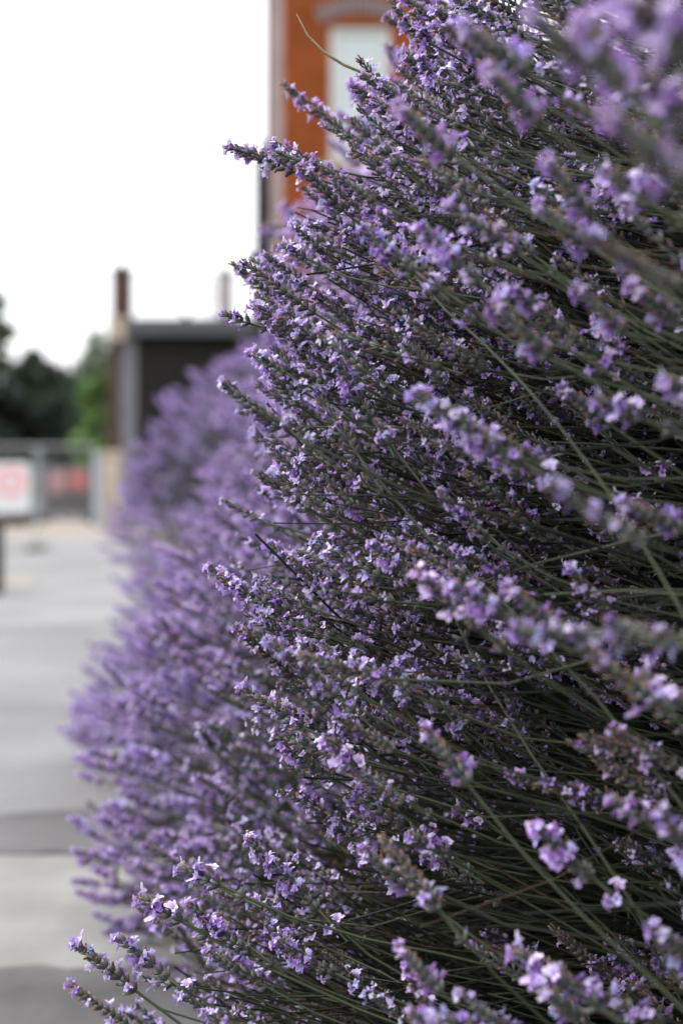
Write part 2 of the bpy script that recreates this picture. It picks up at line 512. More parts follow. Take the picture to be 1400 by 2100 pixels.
def polyline(pts, n):
    pts = np.array(pts, float)
    seg = np.linalg.norm(np.diff(pts, axis=0), axis=1); cum = np.concatenate([[0], np.cumsum(seg)])
    return pts, cum

class Shell:
    """the surface of a bush: a side profile (x, z), leftmost at depth yc, falling back on both sides"""
    def __init__(s, prof, yc, k, k2, drop=.25):
        s.p, s.cum = polyline(prof, 0); s.yc, s.k, s.k2, s.drop = yc, k, k2, drop
    def at(s, t, y):
        L = t * s.cum[-1]
        i = int(min(np.searchsorted(s.cum, L, 'right') - 1, len(s.p) - 2))
        f = (L - s.cum[i]) / (s.cum[i + 1] - s.cum[i])
        q = s.p[i] * (1 - f) + s.p[i + 1] * f
        tg = s.p[i + 1] - s.p[i]; tg = tg / np.linalg.norm(tg)
        nrm = np.array([-tg[1], 0, tg[0]])
        dy = y - s.yc
        kk = s.k if dy < 0 else s.k2
        x = q[0] + kk * dy * dy; z = q[1] * (1 - s.drop * dy * dy * (q[1] > .5))
        nrm = nrm + np.array([0, 2 * kk * dy * abs(nrm[0]) * .5, 0])
        return np.array([x, y, z]), nrm / np.linalg.norm(nrm)

def joined(name, protos, Ms, Ts, pick, parent, mats=PLANT, vary=.2):
    V, F, MI, C = [], [], [], []; n = 0
    for i in range(len(protos)):
        w_ = np.where(pick == i)[0]
        if not len(w_): continue
        v, f, m, c = protos[i].arrays()
        vv = np.einsum('nij,vj->nvi', Ms[w_], v) + Ts[w_][:, None, :]
        V.append(vv.reshape(-1, 3)); K = len(w_)
        F.append((f[None] + (np.arange(K) * len(v))[:, None, None]).reshape(-1, 3) + n)
        MI.append(np.tile(m, K)); g_ = 1 + (rng.random((K, 1, 1)) - .5) * 2 * vary
        C.append((c[None] * g_).reshape(-1, 3)); n += K * len(v)
    if not V: return None
    me = np_mesh(name, np.concatenate(V), np.concatenate(F), mats, np.concatenate(MI), np.concatenate(C))
    o = link(name, me, parent); o['kind'] = 'stuff'
    return o

def leaf_proto(L=.038, w_=.0021):
    g = Geo()
    v = [(0, 0, 0), (-w_, .0006, L * .45), (0, -.0004, L * .45), (w_, .0006, L * .45), (0, .003, L)]
    c = np.array([.045, .056, .040])
    g.add(v, [(0, 2, 1), (0, 3, 2), (1, 2, 4), (2, 3, 4)], LEF, c)
    return g
LEAVES = [leaf_proto(.032, .0018), leaf_proto(.042, .0022), leaf_proto(.05, .002)]
SHOOTSTEM = []
for i in range(12):
    SHOOTSTEM.append(stem_geo(np.random.default_rng(40 + i), L=.28 + .02 * i, n=5, r=(.0005, .0007, .0009)[i % 3], sides=3, col=(.045, .036, .02) if i in (3, 6) else (.014, .019, .011)))  # green ones darker than spike stems: interior shade put into the colour

def fill_stems(shell, n, u0, u1, ys, zr, root, parent, lean, name='bare_stems'):
    Ms, Ts = [], []
    while len(Ms) < n:
        y = ys(); p, nr = shell.at(rng.random(), y)
        if not zr[0] < p[2] < zr[1]: continue
        p = p - nr * (u0 + (u1 - u0) * rng.random()) * np.array([1, .3, .35])
        d = lean(p, nr, .10)
        Ms.append(frame_of(d, rng.normal(0, .5))); Ts.append(p - root)
    return joined(name, SHOOTSTEM, np.array(Ms), np.array(Ts), rng.integers(0, len(SHOOTSTEM), n), parent, vary=.6)

def fill_leaves(shell, n, u0, u1, ys, root, parent, lean):
    Ms, Ts = [], []
    while len(Ms) < n:
        y = ys(); p, nr = shell.at(rng.random(), y)
        p = p - nr * (u0 + (u1 - u0) * rng.random() ** .8) * np.array([1, .3, .6])
        if p[2] < .03: continue
        d = lean(p, nr, .45)
        Ms.append(frame_of(d, rng.random() * 6.28)); Ts.append(p - root)
    return joined('foliage', LEAVES, np.array(Ms), np.array(Ts), rng.integers(0, 3, n), parent, vary=.4)

def place_spikes(tips, dirs, picks, root, parent, mode, limit=300, score=None, scale=None):
    """tips = head tips; the first `limit` by score become parts, the rest one joined part"""
    n = len(tips)
    order = np.argsort(score)
    Ms = np.array([frame_of(d, rng.normal(0, .35)) for d in dirs])
    S_ = rng.uniform(.74, 1.0, n)
    if scale is not None: S_[:len(scale)] = scale
    base = np.array([t - d / np.linalg.norm(d) * HLEN[k] * s_ for t, d, k, s_ in zip(tips, dirs, picks, S_)])
    for q in order[:limit]:
        M4 = Matrix.Identity(4)
        s = S_[q]
        for a in range(3):
            for b in range(3): M4[a][b] = Ms[q][a, b] * s
            M4[a][3] = base[q][a] - root[a]
        k = picks[q]
        if mode == 'near':
            o = link('flower_spike', HEADS[k][0], parent)
            link('blossom', HEADS[k][1], o); link('stem', STEMS[rng.integers(0, 12)], o)
        elif mode == 'mid':
            o = link('flower_spike', MIDM[k], parent); link('stem', STEMS[rng.integers(0, 12)], o)
        else:
            o = link('flower_spike', FAR[k], parent)
        o.matrix_local = M4
    rest = order[limit:]
    if len(rest):
        protos, pk = (MID + DEEP, np.array(picks)) if mode == 'near' else (LOW, np.array(picks))
        if mode == 'near': pk = pk.copy(); pk[order[limit + 380:]] += len(MID)
        joined('flower_spikes', protos, Ms[rest] * S_[rest][:, None, None], base[rest] - root, pk[rest], parent)

def pick_kind(bias=0.0):
    k = int(rng.integers(0, len(SPEC)))
    return k

# ---- the near plant (in focus)
PROF1 = [(-.16, .17), (-.135, .24), (-.05, .30), (-.055, .40), (-.085, .50), (-.07, .66), (-.05, .75), (.0, .80), (.05, .87), (.14, .96), (.30, 1.04), (.62, 1.08)]
S1 = Shell(PROF1, .98, .95, .55)
root1 = np.array([.62, .98, 0.0])
G_HEDGE = 'lavender plants of the hedge'
bush1 = empty('lavender_bush', root1, 'nearest lavender bush, in sharp focus, filling the right side with long bare stems', 'lavender bush', G_HEDGE)

def lean1(p, nr, j):
    el = R(20 + 11 * rng.normal()) if p[2] > .7 else R(24 + 12 * rng.normal())
    az = rng.normal(-.12, .22)
    d = np.array([-math.cos(el) * math.cos(az), math.cos(el) * math.sin(az), math.sin(el)])
    d = d + nr * .12 + rng.normal(0, j, 3)
    return d / np.linalg.norm(d)
def head1(p, nr, j):
    el = R(33 + 9 * rng.normal()); az = rng.normal(-.12, .3)
    d = np.array([-math.cos(el) * math.cos(az), math.cos(el) * math.sin(az), math.sin(el)])
    d = d + nr * .15 + rng.normal(0, j, 3)
    return d / np.linalg.norm(d)

tips, dirs, picks, score, hero_s = [], [], [], [], []
# spikes that stand out in the picture: tip and foot of the head (photo pixels) and distance
HERO = [(792, 8, 905, 120, .95), (722, 178, 862, 290, .93), (575, 175, 700, 265, 1.08), (640, 215, 765, 330, 1.04), (468, 292, 600, 350, .96),
        (560, 300, 705, 362, .93), (742, 393, 786, 470, .88), (580, 500, 626, 528, .88), (475, 540, 600, 640, 1.02), (460, 640, 512, 662, .93),
        (515, 640, 640, 730, .92), (600, 690, 740, 790, .91), (520, 730, 625, 805, .96), (590, 640, 700, 740, .9), (580, 870, 680, 930, .97),
        (450, 1180, 590, 1270, .93), (430, 1170, 520, 1230, 1.0), (485, 1300, 600, 1385, .95), (505, 1410, 620, 1490, .90), (560, 1440, 690, 1500, .91),
        (585, 1540, 682, 1597, .88), (500, 1735, 610, 1840, .88), (560, 1770, 650, 1865, .88), (375, 1775, 450, 1815, .88), (292, 1840, 372, 1888, .90),
        (165, 1932, 278, 2032, .88), (247, 1925, 345, 2005, .88), (142, 2030, 262, 2100, 1.0), (380, 1872, 512, 1952, .89), (430, 1952, 522, 2010, .88),
        (568, 1940, 685, 1998, .88), (615, 1635, 742, 1735, .95), (735, 1640, 852, 1712, .9), (822, 1360, 905, 1455, .85), (735, 1200, 850, 1300, .88),
        (620, 1160, 720, 1250, .92), (690, 1020, 790, 1090, .9), (620, 950, 740, 1020, .92), (640, 590, 760, 690, .92), (895, 1180, 930, 1260, .86),
        (720, 310, 905, 390, .93), (700, 480, 840, 560, .9), (770, 540, 900, 620, .88),
        (750, 1745, 850, 1830, .8), (880, 1500, 960, 1610, .74), (790, 1722, 900, 1865, .70), (680, 1515, 735, 1580, .8), (820, 1945, 905, 2035, .68),
        (930, 1205, 1075, 1285, .62), (1040, 1210, 1150, 1300, .62), (1230, 815, 1318, 858, .60), (1370, 775, 1440, 830, .5), (1090, 35, 1215, 145, .50),
        (1190, 60, 1270, 175, .52), (960, 60, 1080, 150, .62), (1000, 150, 1110, 255, .60), (1250, 240, 1400, 380, .46), (1120, 335, 1210, 440, .66),
        (1255, 350, 1340, 420, .64), (1258, 1635, 1325, 1685, .62), (1095, 1700, 1210, 1800, .66), (1335, 1910, 1430, 1975, .6), (1190, 1335, 1370, 1460, .56),
        (1320, 1380, 1400, 1450, .62), (930, 870, 1070, 950, .66), (1010, 890, 1110, 960, .68), (1280, 1030, 1400, 1090, .62), (820, 225, 930, 320, .66),
        (930, 420, 1060, 520, .72), (860, 480, 980, 580, .7), (1110, 430, 1215, 510, .7), (750, 480, 850, 560, .78), (1060, 610, 1180, 700, .7),
        (1010, 640, 1130, 730, .68), (1180, 600, 1280, 680, .66), (1290, 590, 1390, 660, .66), (1060, 1950, 1160, 2020, .66), (1100, 2020, 1190, 2090, .62),
        (690, 750, 760, 860, .84), (1300, 0, 1420, 110, .44), (1210, -40, 1310, 60, .5), (1330, 150, 1430, 260, .5)]
for (x0, y0, x1, y1, d) in HERO:
    if y0 > 700: d = d + max(0, .76 - d) * .45
    a = P(x0, y0, d); b = P(x1, y1, d + rng.normal(.0, .008))
    dd = a - b; L = np.linalg.norm(dd)
    k = int(np.argmin([abs(h - L) + .004 * rng.random() for h in HLEN]))
    tips.append(a); dirs.append(dd); picks.append(k); score.append(-10); hero_s.append(min(1.25, max(.6, L / HLEN[k])))
for i in range(40):                                   # thinly scattered spikes over the bare-stemmed lower side
    y = rng.normal(.80, .07); z = rng.uniform(.20, .60); x = rng.uniform(.03, .21)
    tips.append(np.array([x, y, z])); dirs.append(head1(tips[-1], np.zeros(3), .12)); picks.append(int(rng.integers(0, len(SPEC)))); score.append(-5)
for i in range(110):                                  # small heads held between the stems
    tips.append(np.array([rng.uniform(.03, .33), rng.normal(.96, .06), rng.uniform(.22, .68)])); dirs.append(head1(tips[-1], np.zeros(3), .15))
    picks.append((3, 7, 12, 9, 5)[int(rng.integers(0, 5))]); score.append(-4)
for i in range(34):                                   # tuft at the top of the path side
    y = rng.uniform(.88, 1.12); tips.append(np.array([y * rng.uniform(.028, .09), y, EYE + y * rng.uniform(.295, .36)])); dirs.append(head1(tips[-1], np.zeros(3), .1)); picks.append(int(rng.integers(0, len(SPEC)))); score.append(-4)
for i in range(14):
    y = rng.uniform(1.2, 1.42); tips.append(np.array([y * rng.uniform(.0, .035), y, EYE + y * rng.uniform(.255, .315)])); dirs.append(head1(tips[-1], np.zeros(3), .1)); picks.append(int(rng.integers(0, len(SPEC)))); score.append(-4)
for i in range(240):                                  # the path side, where the heads crowd the surface
    y = rng.normal(.90, .045); z = rng.uniform(.40, .76); p, nr = S1.at(rng.uniform(.25, .62), y)
    tips.append(np.array([p[0] + rng.random() * .17 + .02, y, z])); dirs.append(head1(tips[-1], np.zeros(3), .12))
    picks.append(int(rng.integers(0, len(SPEC)))); score.append(-4.5 + y)
for (x0, x1, ya, yb, za, zb, n_) in ((-.17, .04, 1.02, 1.32, .13, .28, 70), (-.13, .03, 1.15, 1.42, .26, .44, 60)):   # low skirt on the path side
    for i in range(n_):
        tips.append(np.array([rng.uniform(x0, x1), rng.uniform(ya, yb), rng.uniform(za, zb)])); dirs.append(head1(tips[-1], np.zeros(3), .12))
        picks.append(int(rng.integers(0, len(SPEC)))); score.append(-4 + tips[-1][1])
def y1():
    while True:
        y = rng.normal(1.03, .20)
        if .52 < y < 1.65: return y
N1 = 2000
while len(tips) < N1:
    y = y1(); t = rng.random(); p, nr = S1.at(t, y)
    u = rng.exponential(.05) if rng.random() < .55 else rng.random() * .34
    if p[2] > .62: u = rng.random() * .22 if rng.random() < .55 else rng.exponential(.05)
    p = p - nr * u * np.array([1, .3, .5]) + rng.normal(0, .012, 3)
    if p[2] < .12 or p[0] > .75: continue
    if p[2] < .55 and p[1] < .80 and rng.random() < .5: continue
    if p[1] < .8 and rng.random() < .35: continue
    px = 700 + p[0] / p[1] * FPX; py = 1005 - (p[2] - EYE) / p[1] * FPX
    if p[1] < .48: continue
    if p[2] < .40 and rng.random() < .45: continue
    tips.append(p); dirs.append(head1(p, nr, .12)); picks.append(pick_kind())
    inside = -60 < px < 1460 and -60 < py < 2160
    score.append((0 if inside else 5) + u * 4 + p[1])
place_spikes(tips, dirs, picks, root1, bush1, 'near', 300, np.array(score), np.array(hero_s))

def ys1(): return min(1.75, max(.72, rng.normal(1.12, .22)))
fill_stems(S1, 6500, .02, .42, ys1, (.12, 1.1), root1, bush1, lean1)
fill_leaves(S1, 24000, .22, .62, lambda: rng.uniform(.8, 1.7) if rng.random() < .6 else rng.uniform(.35, .8), root1, bush1, lambda p, n, j: lean1(p, n, j))  # the nearer leaves are added out of frame to block light from the right

# green unopened spikes low among the stems, a bare dry stalk at the top, a broad crinkled leaf
gb = bud_head(5).arrays(); me_b = np_mesh('bud_spike', gb[0], gb[1], PLANT, gb[2], gb[3])
for (x0, y0, x1, y1_, d) in [(960, 1490, 1010, 1530, .9), (1010, 1560, 1050, 1620, .9), (950, 1550, 990, 1600, .9), (1130, 1480, 1180, 1530, .92),
                             (1170, 1410, 1230, 1480, .93), (1180, 1545, 1230, 1600, .94), (1110, 1690, 1125, 1730, .9)]:
    a = P(x0, y0, d); b = P(x1, y1_, d); M_ = frame_of(a - b, 0)
    o = link('bud_spike', me_b, bush1)
    M4 = Matrix([[*(M_[i] * np.linalg.norm(a - b) / .032), b[i] - root1[i]] for i in range(3)] + [[0, 0, 0, 1]])
    link('stem', STEMS[3], o); o.matrix_local = M4
mb = MB()
pts = [P(x, y, d) - root1 for x, y, d in ((608, 28, .93), (630, 72, .93), (665, 108, .92), (705, 133, .92), (750, 152, .92), (850, 190, .92), (1000, 240, .93), (1250, 300, .96))]
mb.tube(pts, [.0003, .0007, .0009, .0010, .0010, .0010, .001, .001], 6)
o = mb.build('dry_stalk', simple('dry_stalk', (.15, .13, .075), .6, .2, 200), bush1, smooth=True)
o['label'] = 'bare dry stalk without flowers curving up at the top'

def crinkled_leaf():
    g = Geo(); n, m = 15, 9; L, W = .085, .042
    V = []; C = []
    for i in range(n):
        t = i / (n - 1); wd = W * math.sin(math.pi * min(1, t * .92 + .06)) ** .7
        for j in range(m):
            s = j / (m - 1) * 2 - 1
            z = -.010 * t * t * 2 + .006 * abs(s) + .0022 * math.sin(t * 26 + abs(s) * 5) + .0012 * rng.normal()
            V.append((s * wd * .5, t * L, z)); C.append(np.array([.035, .055, .028]) * (.85 + .3 * rng.random()) * (1.5 if abs(s) < .1 else 1))
    f = []
    for i in range(n - 1):
        for j in range(m - 1):
            a = i * m + j; f += [(a, a + 1, a + m + 1), (a, a + m + 1, a + m)]
    g.add(V, f, LEF, np.array(C)); return g
ga = crinkled_leaf().arrays(); me_l = np_mesh('broad_leaf', ga[0], ga[1], PLANT, ga[2], ga[3])
weed_at = P(1320, 1640, .98)
weed = empty('broad_leaved_weed', (weed_at[0], weed_at[1], 0), 'crinkled broad green leaves of a weed hidden among the dark lavender stems', 'weed')
for (px, py, d, rz, rx, s) in [(1260, 1560, .96, 1.9, .9, 1.0), (1345, 1640, .95, 2.6, 1.0, 1.1), (1300, 1690, .98, 1.2, .8, .8), (1390, 1580, 1.0, 2.9, .7, 1.0)]:
    o = link('leaf', me_l, weed); c = P(px, py, d)
    o.location = c - np.array([weed_at[0], weed_at[1], 0]); o.rotation_euler = (rx, .2, rz); o.scale = (s, s, s)
mb = MB()
for (px, py, d) in [(1260, 1560, .96), (1345, 1640, .95), (1300, 1690, .98), (1390, 1580, 1.0)]:
    c = P(px, py, d) - np.array([weed_at[0], weed_at[1], 0])
    mb.tube([(0, .05, .0), (c[0] * .4, .05, c[2] * .6), tuple(c)], [.002, .0016, .001], 5)
mb.build('stalk', simple('weed_stalk', (.05, .07, .03), .6), weed, smooth=True)

# ---- the plants further along the hedge
def further_bush(label, prof, yc, n, mode, k, k2, yr, nleaf, nstem, thin=.6):
    S = Shell(prof, yc, k, k2)
    root = np.array([prof[0][0] + .75, yc, 0.0])
    b = empty('lavender_bush', root, label, 'lavender bush', G_HEDGE)
    def ys():
        while True:
            y = yc + rng.uniform(-yr, yr)
            return y
    def lean(p, nr, j):
        d = nr * .55 + np.array([-.75, -.12, .42]) + rng.normal(0, j, 3)
        return d / np.linalg.norm(d)
    T, D, K, Sx = [], [], [], []
    while len(T) < n:
        y = ys(); p, nr = S.at(rng.random(), y)
        u = rng.exponential(.045)
        p = p - nr * u + rng.normal(0, .015, 3)
        if p[2] < .03: continue
        if y < yc - yr * .25 and rng.random() < thin: continue
        T.append(p); D.append(lean(p, nr * np.array([1, 1.4, 1]), .2)); K.append(pick_kind())
        px = 700 + p[0] / p[1] * FPX
        Sx.append(u * 3 + (px > 900) * 3 + (p[1] - yc) * .6 + max(0, p[0] - prof[0][0]) * .8)
    place_spikes(T, D, K, root, b, mode, 300, np.array(Sx))
    fill_stems(S, nstem, .03, .3, ys, (.06, 1.2), root, b, lambda p, n_, j: lean(p, n_, j))
    fill_leaves(S, nleaf, .10, .45, ys, root, b, lean)
    return b

further_bush('second lavender bush from the camera, its flower spikes leaning low over the dark asphalt patch',
             [(-.25, .015), (-.295, .06), (-.32, .14), (-.305, .25), (-.255, .38), (-.12, .58), (-.10, .80), (-.10, .88), (-.01, .96), (.10, 1.03), (.25, 1.07), (.6, 1.09)], 1.72, 1380, 'mid', 1.1, .6, .62, 9000, 1500)
further_bush('third lavender bush along the path, soft with blur, between the second and the farthest',
             [(-.48, .02), (-.54, .08), (-.53, .16), (-.47, .26), (-.40, .38), (-.31, .54), (-.24, .75), (-.10, .93), (.1, 1.02), (.5, 1.06)], 2.85, 1020, 'far', .9, .6, .62, 8000, 900)
further_bush('farthest lavender bush, a smooth blurred purple mound with a steep path side',
             [(-.60, .08), (-.70, .20), (-.755, .38), (-.75, .48), (-.71, .60), (-.655, .72), (-.59, .83), (-.47, .93), (-.35, 1.0), (-.12, 1.05), (.3, 1.08)], 4.6, 1020, 'far', .6, .5, .8, 8000, 700, .8)

# ------------------------------------------------------------------ the brick house
def brick_mat(name, c1, c2, mortar, scale=1.0):
    m, t, b, o = new_mat(name)
    tc = t.nodes.new('ShaderNodeTexCoord')
    sx = t.nodes.new('ShaderNodeSeparateXYZ'); cx = t.nodes.new('ShaderNodeCombineXYZ'); ad = t.nodes.new('ShaderNodeMath'); ad.operation = 'ADD'
    t.links.new(tc.outputs['Object'], sx.inputs[0]); t.links.new(sx.outputs[0], ad.inputs[0]); t.links.new(sx.outputs[1], ad.inputs[1])
    t.links.new(ad.outputs[0], cx.inputs[0]); t.links.new(sx.outputs[2], cx.inputs[1])
    br = t.nodes.new('ShaderNodeTexBrick')
    br.inputs['Scale'].default_value = scale
    br.inputs['Brick Width'].default_value = .225; br.inputs['Row Height'].default_value = .075; br.inputs['Mortar Size'].default_value = .006
    br.inputs['Color1'].default_value = (*c1, 1); br.inputs['Color2'].default_value = (*c2, 1); br.inputs['Mortar'].default_value = (*mortar, 1)
    t.links.new(cx.outputs[0], br.inputs['Vector'])
    n = t.nodes.new('ShaderNodeTexNoise'); n.inputs['Scale'].default_value = 1.7; t.links.new(tc.outputs['Object'], n.inputs['Vector'])
    mr = t.nodes.new('ShaderNodeMapRange'); mr.inputs['To Min'].default_value = .75; mr.inputs['To Max'].default_value = 1.25; t.links.new(n.outputs['Fac'], mr.inputs[0])
    mx = t.nodes.new('ShaderNodeMixRGB'); mx.blend_type = 'MULTIPLY'; mx.inputs[0].default_value = 1
    t.links.new(br.outputs['Color'], mx.inputs[1]); t.links.new(mr.outputs[0], mx.inputs[2])
    t.links.new(mx.outputs[0], b.inputs['Base Color']); b.inputs['Roughness'].default_value = .85; b.inputs['Specular IOR Level'].default_value = .15
    bp = t.nodes.new('ShaderNodeBump'); bp.inputs['Strength'].default_value = .4; bp.inputs['Distance'].default_value = .006
    t.links.new(br.outputs['Fac'], bp.inputs['Height']); bp.invert = True; t.links.new(bp.outputs[0], b.inputs['Normal'])
    return m
M_BRICK = brick_mat('orange_brick', (.255, .056, .011), (.19, .042, .009), (.15, .062, .027))
M_DKBRICK = brick_mat('brown_brick', (.085, .045, .035), (.06, .035, .028), (.08, .065, .06))
M_RENDER = simple('pale_mauve_render', (.175, .13, .13), .85, .2, 2)
M_WHITE = simple('white_paint', (.58, .58, .59), .45, .03, 10)
M_BLACK = simple('black_pipe', (.012, .014, .02), .4, .2, 10)
M_SLATE = simple('slate', (.06, .062, .07), .6, .25, 12, bump=.3)
M_ARCH = simple('grey_arch_brick', (.17, .165, .19), .8, .15, 14)
M_STONE = simple('beige_stone', (.34, .29, .235), .85, .15, 6, bump=.3)
mg, tg_, bgl, og = new_mat('window_glass')
bgl.inputs['Base Color'].default_value = (.42, .46, .48, 1); bgl.inputs['Roughness'].default_value = .08; bgl.inputs['Specular IOR Level'].default_value = .8

HD = 22.0
hx0, hx1 = gnd(580, HD), gnd(905, HD)
house = empty('brick_house', (hx0, HD, 0), 'tall orange brick house with a white window under a grey arch, behind the lavender', 'house')
house.rotation_euler = (0, 0, 0)
HW, HH = hx1 - hx0, 10.2
zz = lambda py, d: EYE - (py - 1005) / FPX * d
wx0, wx1 = gnd(676, HD) - hx0, gnd(800, HD) - hx0
wz0, wz1 = zz(330, HD), zz(52, HD)
mb = MB()                                            # gable wall with the window opening
T_ = .3
mb.box(0, wx0, 0, T_, 0, HH); mb.box(wx1, HW, 0, T_, 0, HH); mb.box(wx0, wx1, 0, T_, 0, wz0)
mb.box(wx0, wx1, 0, T_, wz1, HH)
mb.build('wall', M_BRICK, house)
sx = gnd(552, 25.2) - hx0                            # the side wall runs back from the corner and is rendered
mb = MB(); mb.add([(-.002, .002, 0), (-.002, .002, HH), (sx, 3.2, HH), (sx, 3.2, 0), (.28, .302, 0), (.28, .302, HH), (sx + .3, 3.2, HH), (sx + .3, 3.2, 0)],
                  [(0, 1, 2, 3), (4, 7, 6, 5), (0, 4, 5, 1), (3, 2, 6, 7), (1, 5, 6, 2)])
mb.build('side_wall', M_RENDER, house)
mb = MB(); mb.box(HW - .3, HW - .002, T_ + .002, 3.2, 0, HH); mb.build('side_wall', M_BRICK, house)
mb = MB(); mb.box(sx + .3, HW - .3, 2.9, 3.2, 0, HH); mb.build('rear_wall', M_BRICK, house)
mb = MB(); mb.add([(-.7, -.25, HH), (HW + .2, -.25, HH), (HW + .2, 3.5, HH), (-.9, 3.5, HH), (HW / 2 - .2, 1.6, HH + 2.0)], [(0, 1, 4), (1, 2, 4), (2, 3, 4), (3, 0, 4), (0, 3, 2, 1)])
mb.build('roof', M_SLATE, house)
win = MB(); fw = .1
win.box(wx0 + .003, wx0 + fw, .06, .16, wz0 + .002, wz1 - .002); win.box(wx1 - fw, wx1 - .003, .06, .16, wz0 + .002, wz1 - .002)
win.box(wx0 + fw, wx1 - fw, .06, .16, wz0 + .002, wz0 + fw); win.box(wx0 + fw, wx1 - fw, .06, .16, wz1 - fw, wz1 - .002)
zc = (wz0 + wz1) / 2 - .35
win.box(wx0 + fw, wx1 - fw, .07, .15, zc - .03, zc + .03)
wo_ = win.build('window', M_WHITE, house, bevel=.008)
mb = MB(); mb.box(wx0 + fw - .01, wx1 - fw + .01, .10, .112, wz0 + fw - .01, wz1 - fw + .01); mb.build('pane', mg, wo_)
mb = MB(); mb.box(wx0 - .08, wx1 + .08, -.08, .06, wz0 - .1, wz0 - .002); mb.build('sill', M_STONE, wo_)
# segmental arch of separate bricks on end
cxw = (wx0 + wx1) / 2; half = (wx1 - wx0) / 2 + .13; rise = .17
Rr = (half ** 2 + rise ** 2) / (2 * rise); cz = wz1 + .03 - (Rr - rise); a0 = math.asin(half / Rr)
mb = MB(); na = 13
mb.box(-.034, .034, -.015, .02, 0, .24)
me_ab = None
for i in range(na):
    a = -a0 + 2 * a0 * (i + .5) / na
    if me_ab is None:
        o = mb.build('arch_brick', M_ARCH, house); me_ab = o.data
    else: o = link('arch_brick', me_ab, house)
    o.location = (cxw + Rr * math.sin(a), -.002, cz + Rr * math.cos(a)); o.rotation_euler = (0, a, 0)
mb = MB(); mb.tube([(HW + .02, -.08, .1), (HW + .02, -.08, HH - .1)], .06, 10); mb.build('downpipe', M_BLACK, house)
mb = MB(); px_ = gnd(549, 25.0) - hx0
mb.tube([(px_, 3.0, 6.4), (px_, 3.0, HH - .1)], .035, 8); mb.box(px_ - .22, px_ + .07, 2.95, 3.1, .05, 6.4); mb.box(px_ - .14, px_ + .08, 2.9, 3.1, 6.2, 6.65)
mb.build('downpipe', M_BLACK, house)

# ------------------------------------------------------------------ the dark outbuilding with chimneys
BD = 34.0
bx0, bx1 = gnd(246, BD), gnd(560, BD)
out = empty('outbuilding', (bx0, BD, 0), 'low dark timber outbuilding with a slate roof and chimneys behind the farthest lavender', 'outbuilding')
BW = bx1 - bx0; BH = zz(692, BD); RT = zz(655, BD)
M_TIMBER = simple('black_stained_timber', (.010, .0075, .0062), .7, .3, 3, bump=.3)
mb = MB(); mb.box(.35, BW, .06, 3.6, 0, BH); mb.build('wall', M_TIMBER, out)
npk = 26; ph = BH / npk
pm = MB(); pm.add([(.36, .06, 0), (BW, .06, 0), (BW, .0, .004), (.36, .0, .004), (.36, .035, ph - .006), (BW, .035, ph - .006), (BW, .06, ph - .006), (.36, .06, ph - .006)],
                  [(0, 3, 2, 1), (3, 4, 5, 2), (4, 7, 6, 5), (0, 7, 4, 3), (1, 2, 5, 6), (0, 1, 6, 7)])
me_p = None
for i in range(npk):
    if me_p is None: o = pm.build('plank', M_TIMBER, out); me_p = o.data
    else: o = link('plank', me_p, out)
    o.location = (0, 0, i * ph)
mb = MB(); mb.box(-.27, .02, -.02, 3.6, 0, BH + .02); mb.build('corner_pier', M_DKBRICK, out)
mb = MB(); mb.box(.03, .40, -.06, .3, 0, BH - .05); mb.build('corner_post', simple('grey_paint', (.14, .14, .165), .6, .1, 6), out)
mb = MB(); mb.add([(-.12, -.3, BH + .03), (BW, -.3, BH + .03), (BW, -.25, RT), (-.02, -.25, RT), (-.12, 3.8, BH + .03), (BW, 3.8, BH + .03), (BW, 3.7, RT), (-.02, 3.7, RT)],
                  [(0, 1, 2, 3), (4, 7, 6, 5), (3, 2, 6, 7), (0, 3, 7, 4), (1, 5, 6, 2), (0, 4, 5, 1)])
rf = mb.build('roof', M_SLATE, out)
def chimney(px0, px1, pyt, mat, pot, label):
    x0, x1 = gnd(px0, BD) - bx0, gnd(px1, BD) - bx0; zt = zz(pyt, BD)
    m_ = MB(); m_.box(x0 + .03, x1 - .03, .6, 1.1, RT - .5, zt - .1); m_.box(x0, x1, .57, 1.13, zt - .1, zt)
    for q in (.72, .98): m_.tube([((x0 + x1) / 2, q, zt), ((x0 + x1) / 2, q, zt + .12)], .08, 10)
    o = m_.build('chimney', mat, rf); o['label'] = label
chimney(219, 261, 542, M_DKBRICK, 1, 'slim brown brick chimney')
chimney(437, 476, 548, simple('weathered_grey_render', (.33, .30, .31), .85, .12, 3), 1, 'pale weathered chimney')
mb = MB(); mb.box(gnd(228, BD) - bx0, gnd(262, BD) - bx0, -.32, .5, BH + .02 - .1, RT + .04); mb.build('gable_stone', M_STONE, out)
ax_ = gnd(425, BD) - bx0                                # aerial beside the pale chimney
mb = MB(); mb.tube([(ax_, .8, RT), (ax_, .8, zz(560, BD))], .03, 6)
for i in range(7): mb.tube([(ax_ - .25, .8, zz(565 + i * 9, BD)), (ax_ + .2, .8, zz(565 + i * 9, BD))], .012, 5)
mb.build('aerial', simple('galvanised', (.4, .4, .42), .4, .1, 20, metal=.6), out)
mb = MB(); mb.box(gnd(372, BD) - bx0, gnd(386, BD) - bx0, .2, .5, RT, RT + .16); mb.build('roof_vent', M_BLACK, out)

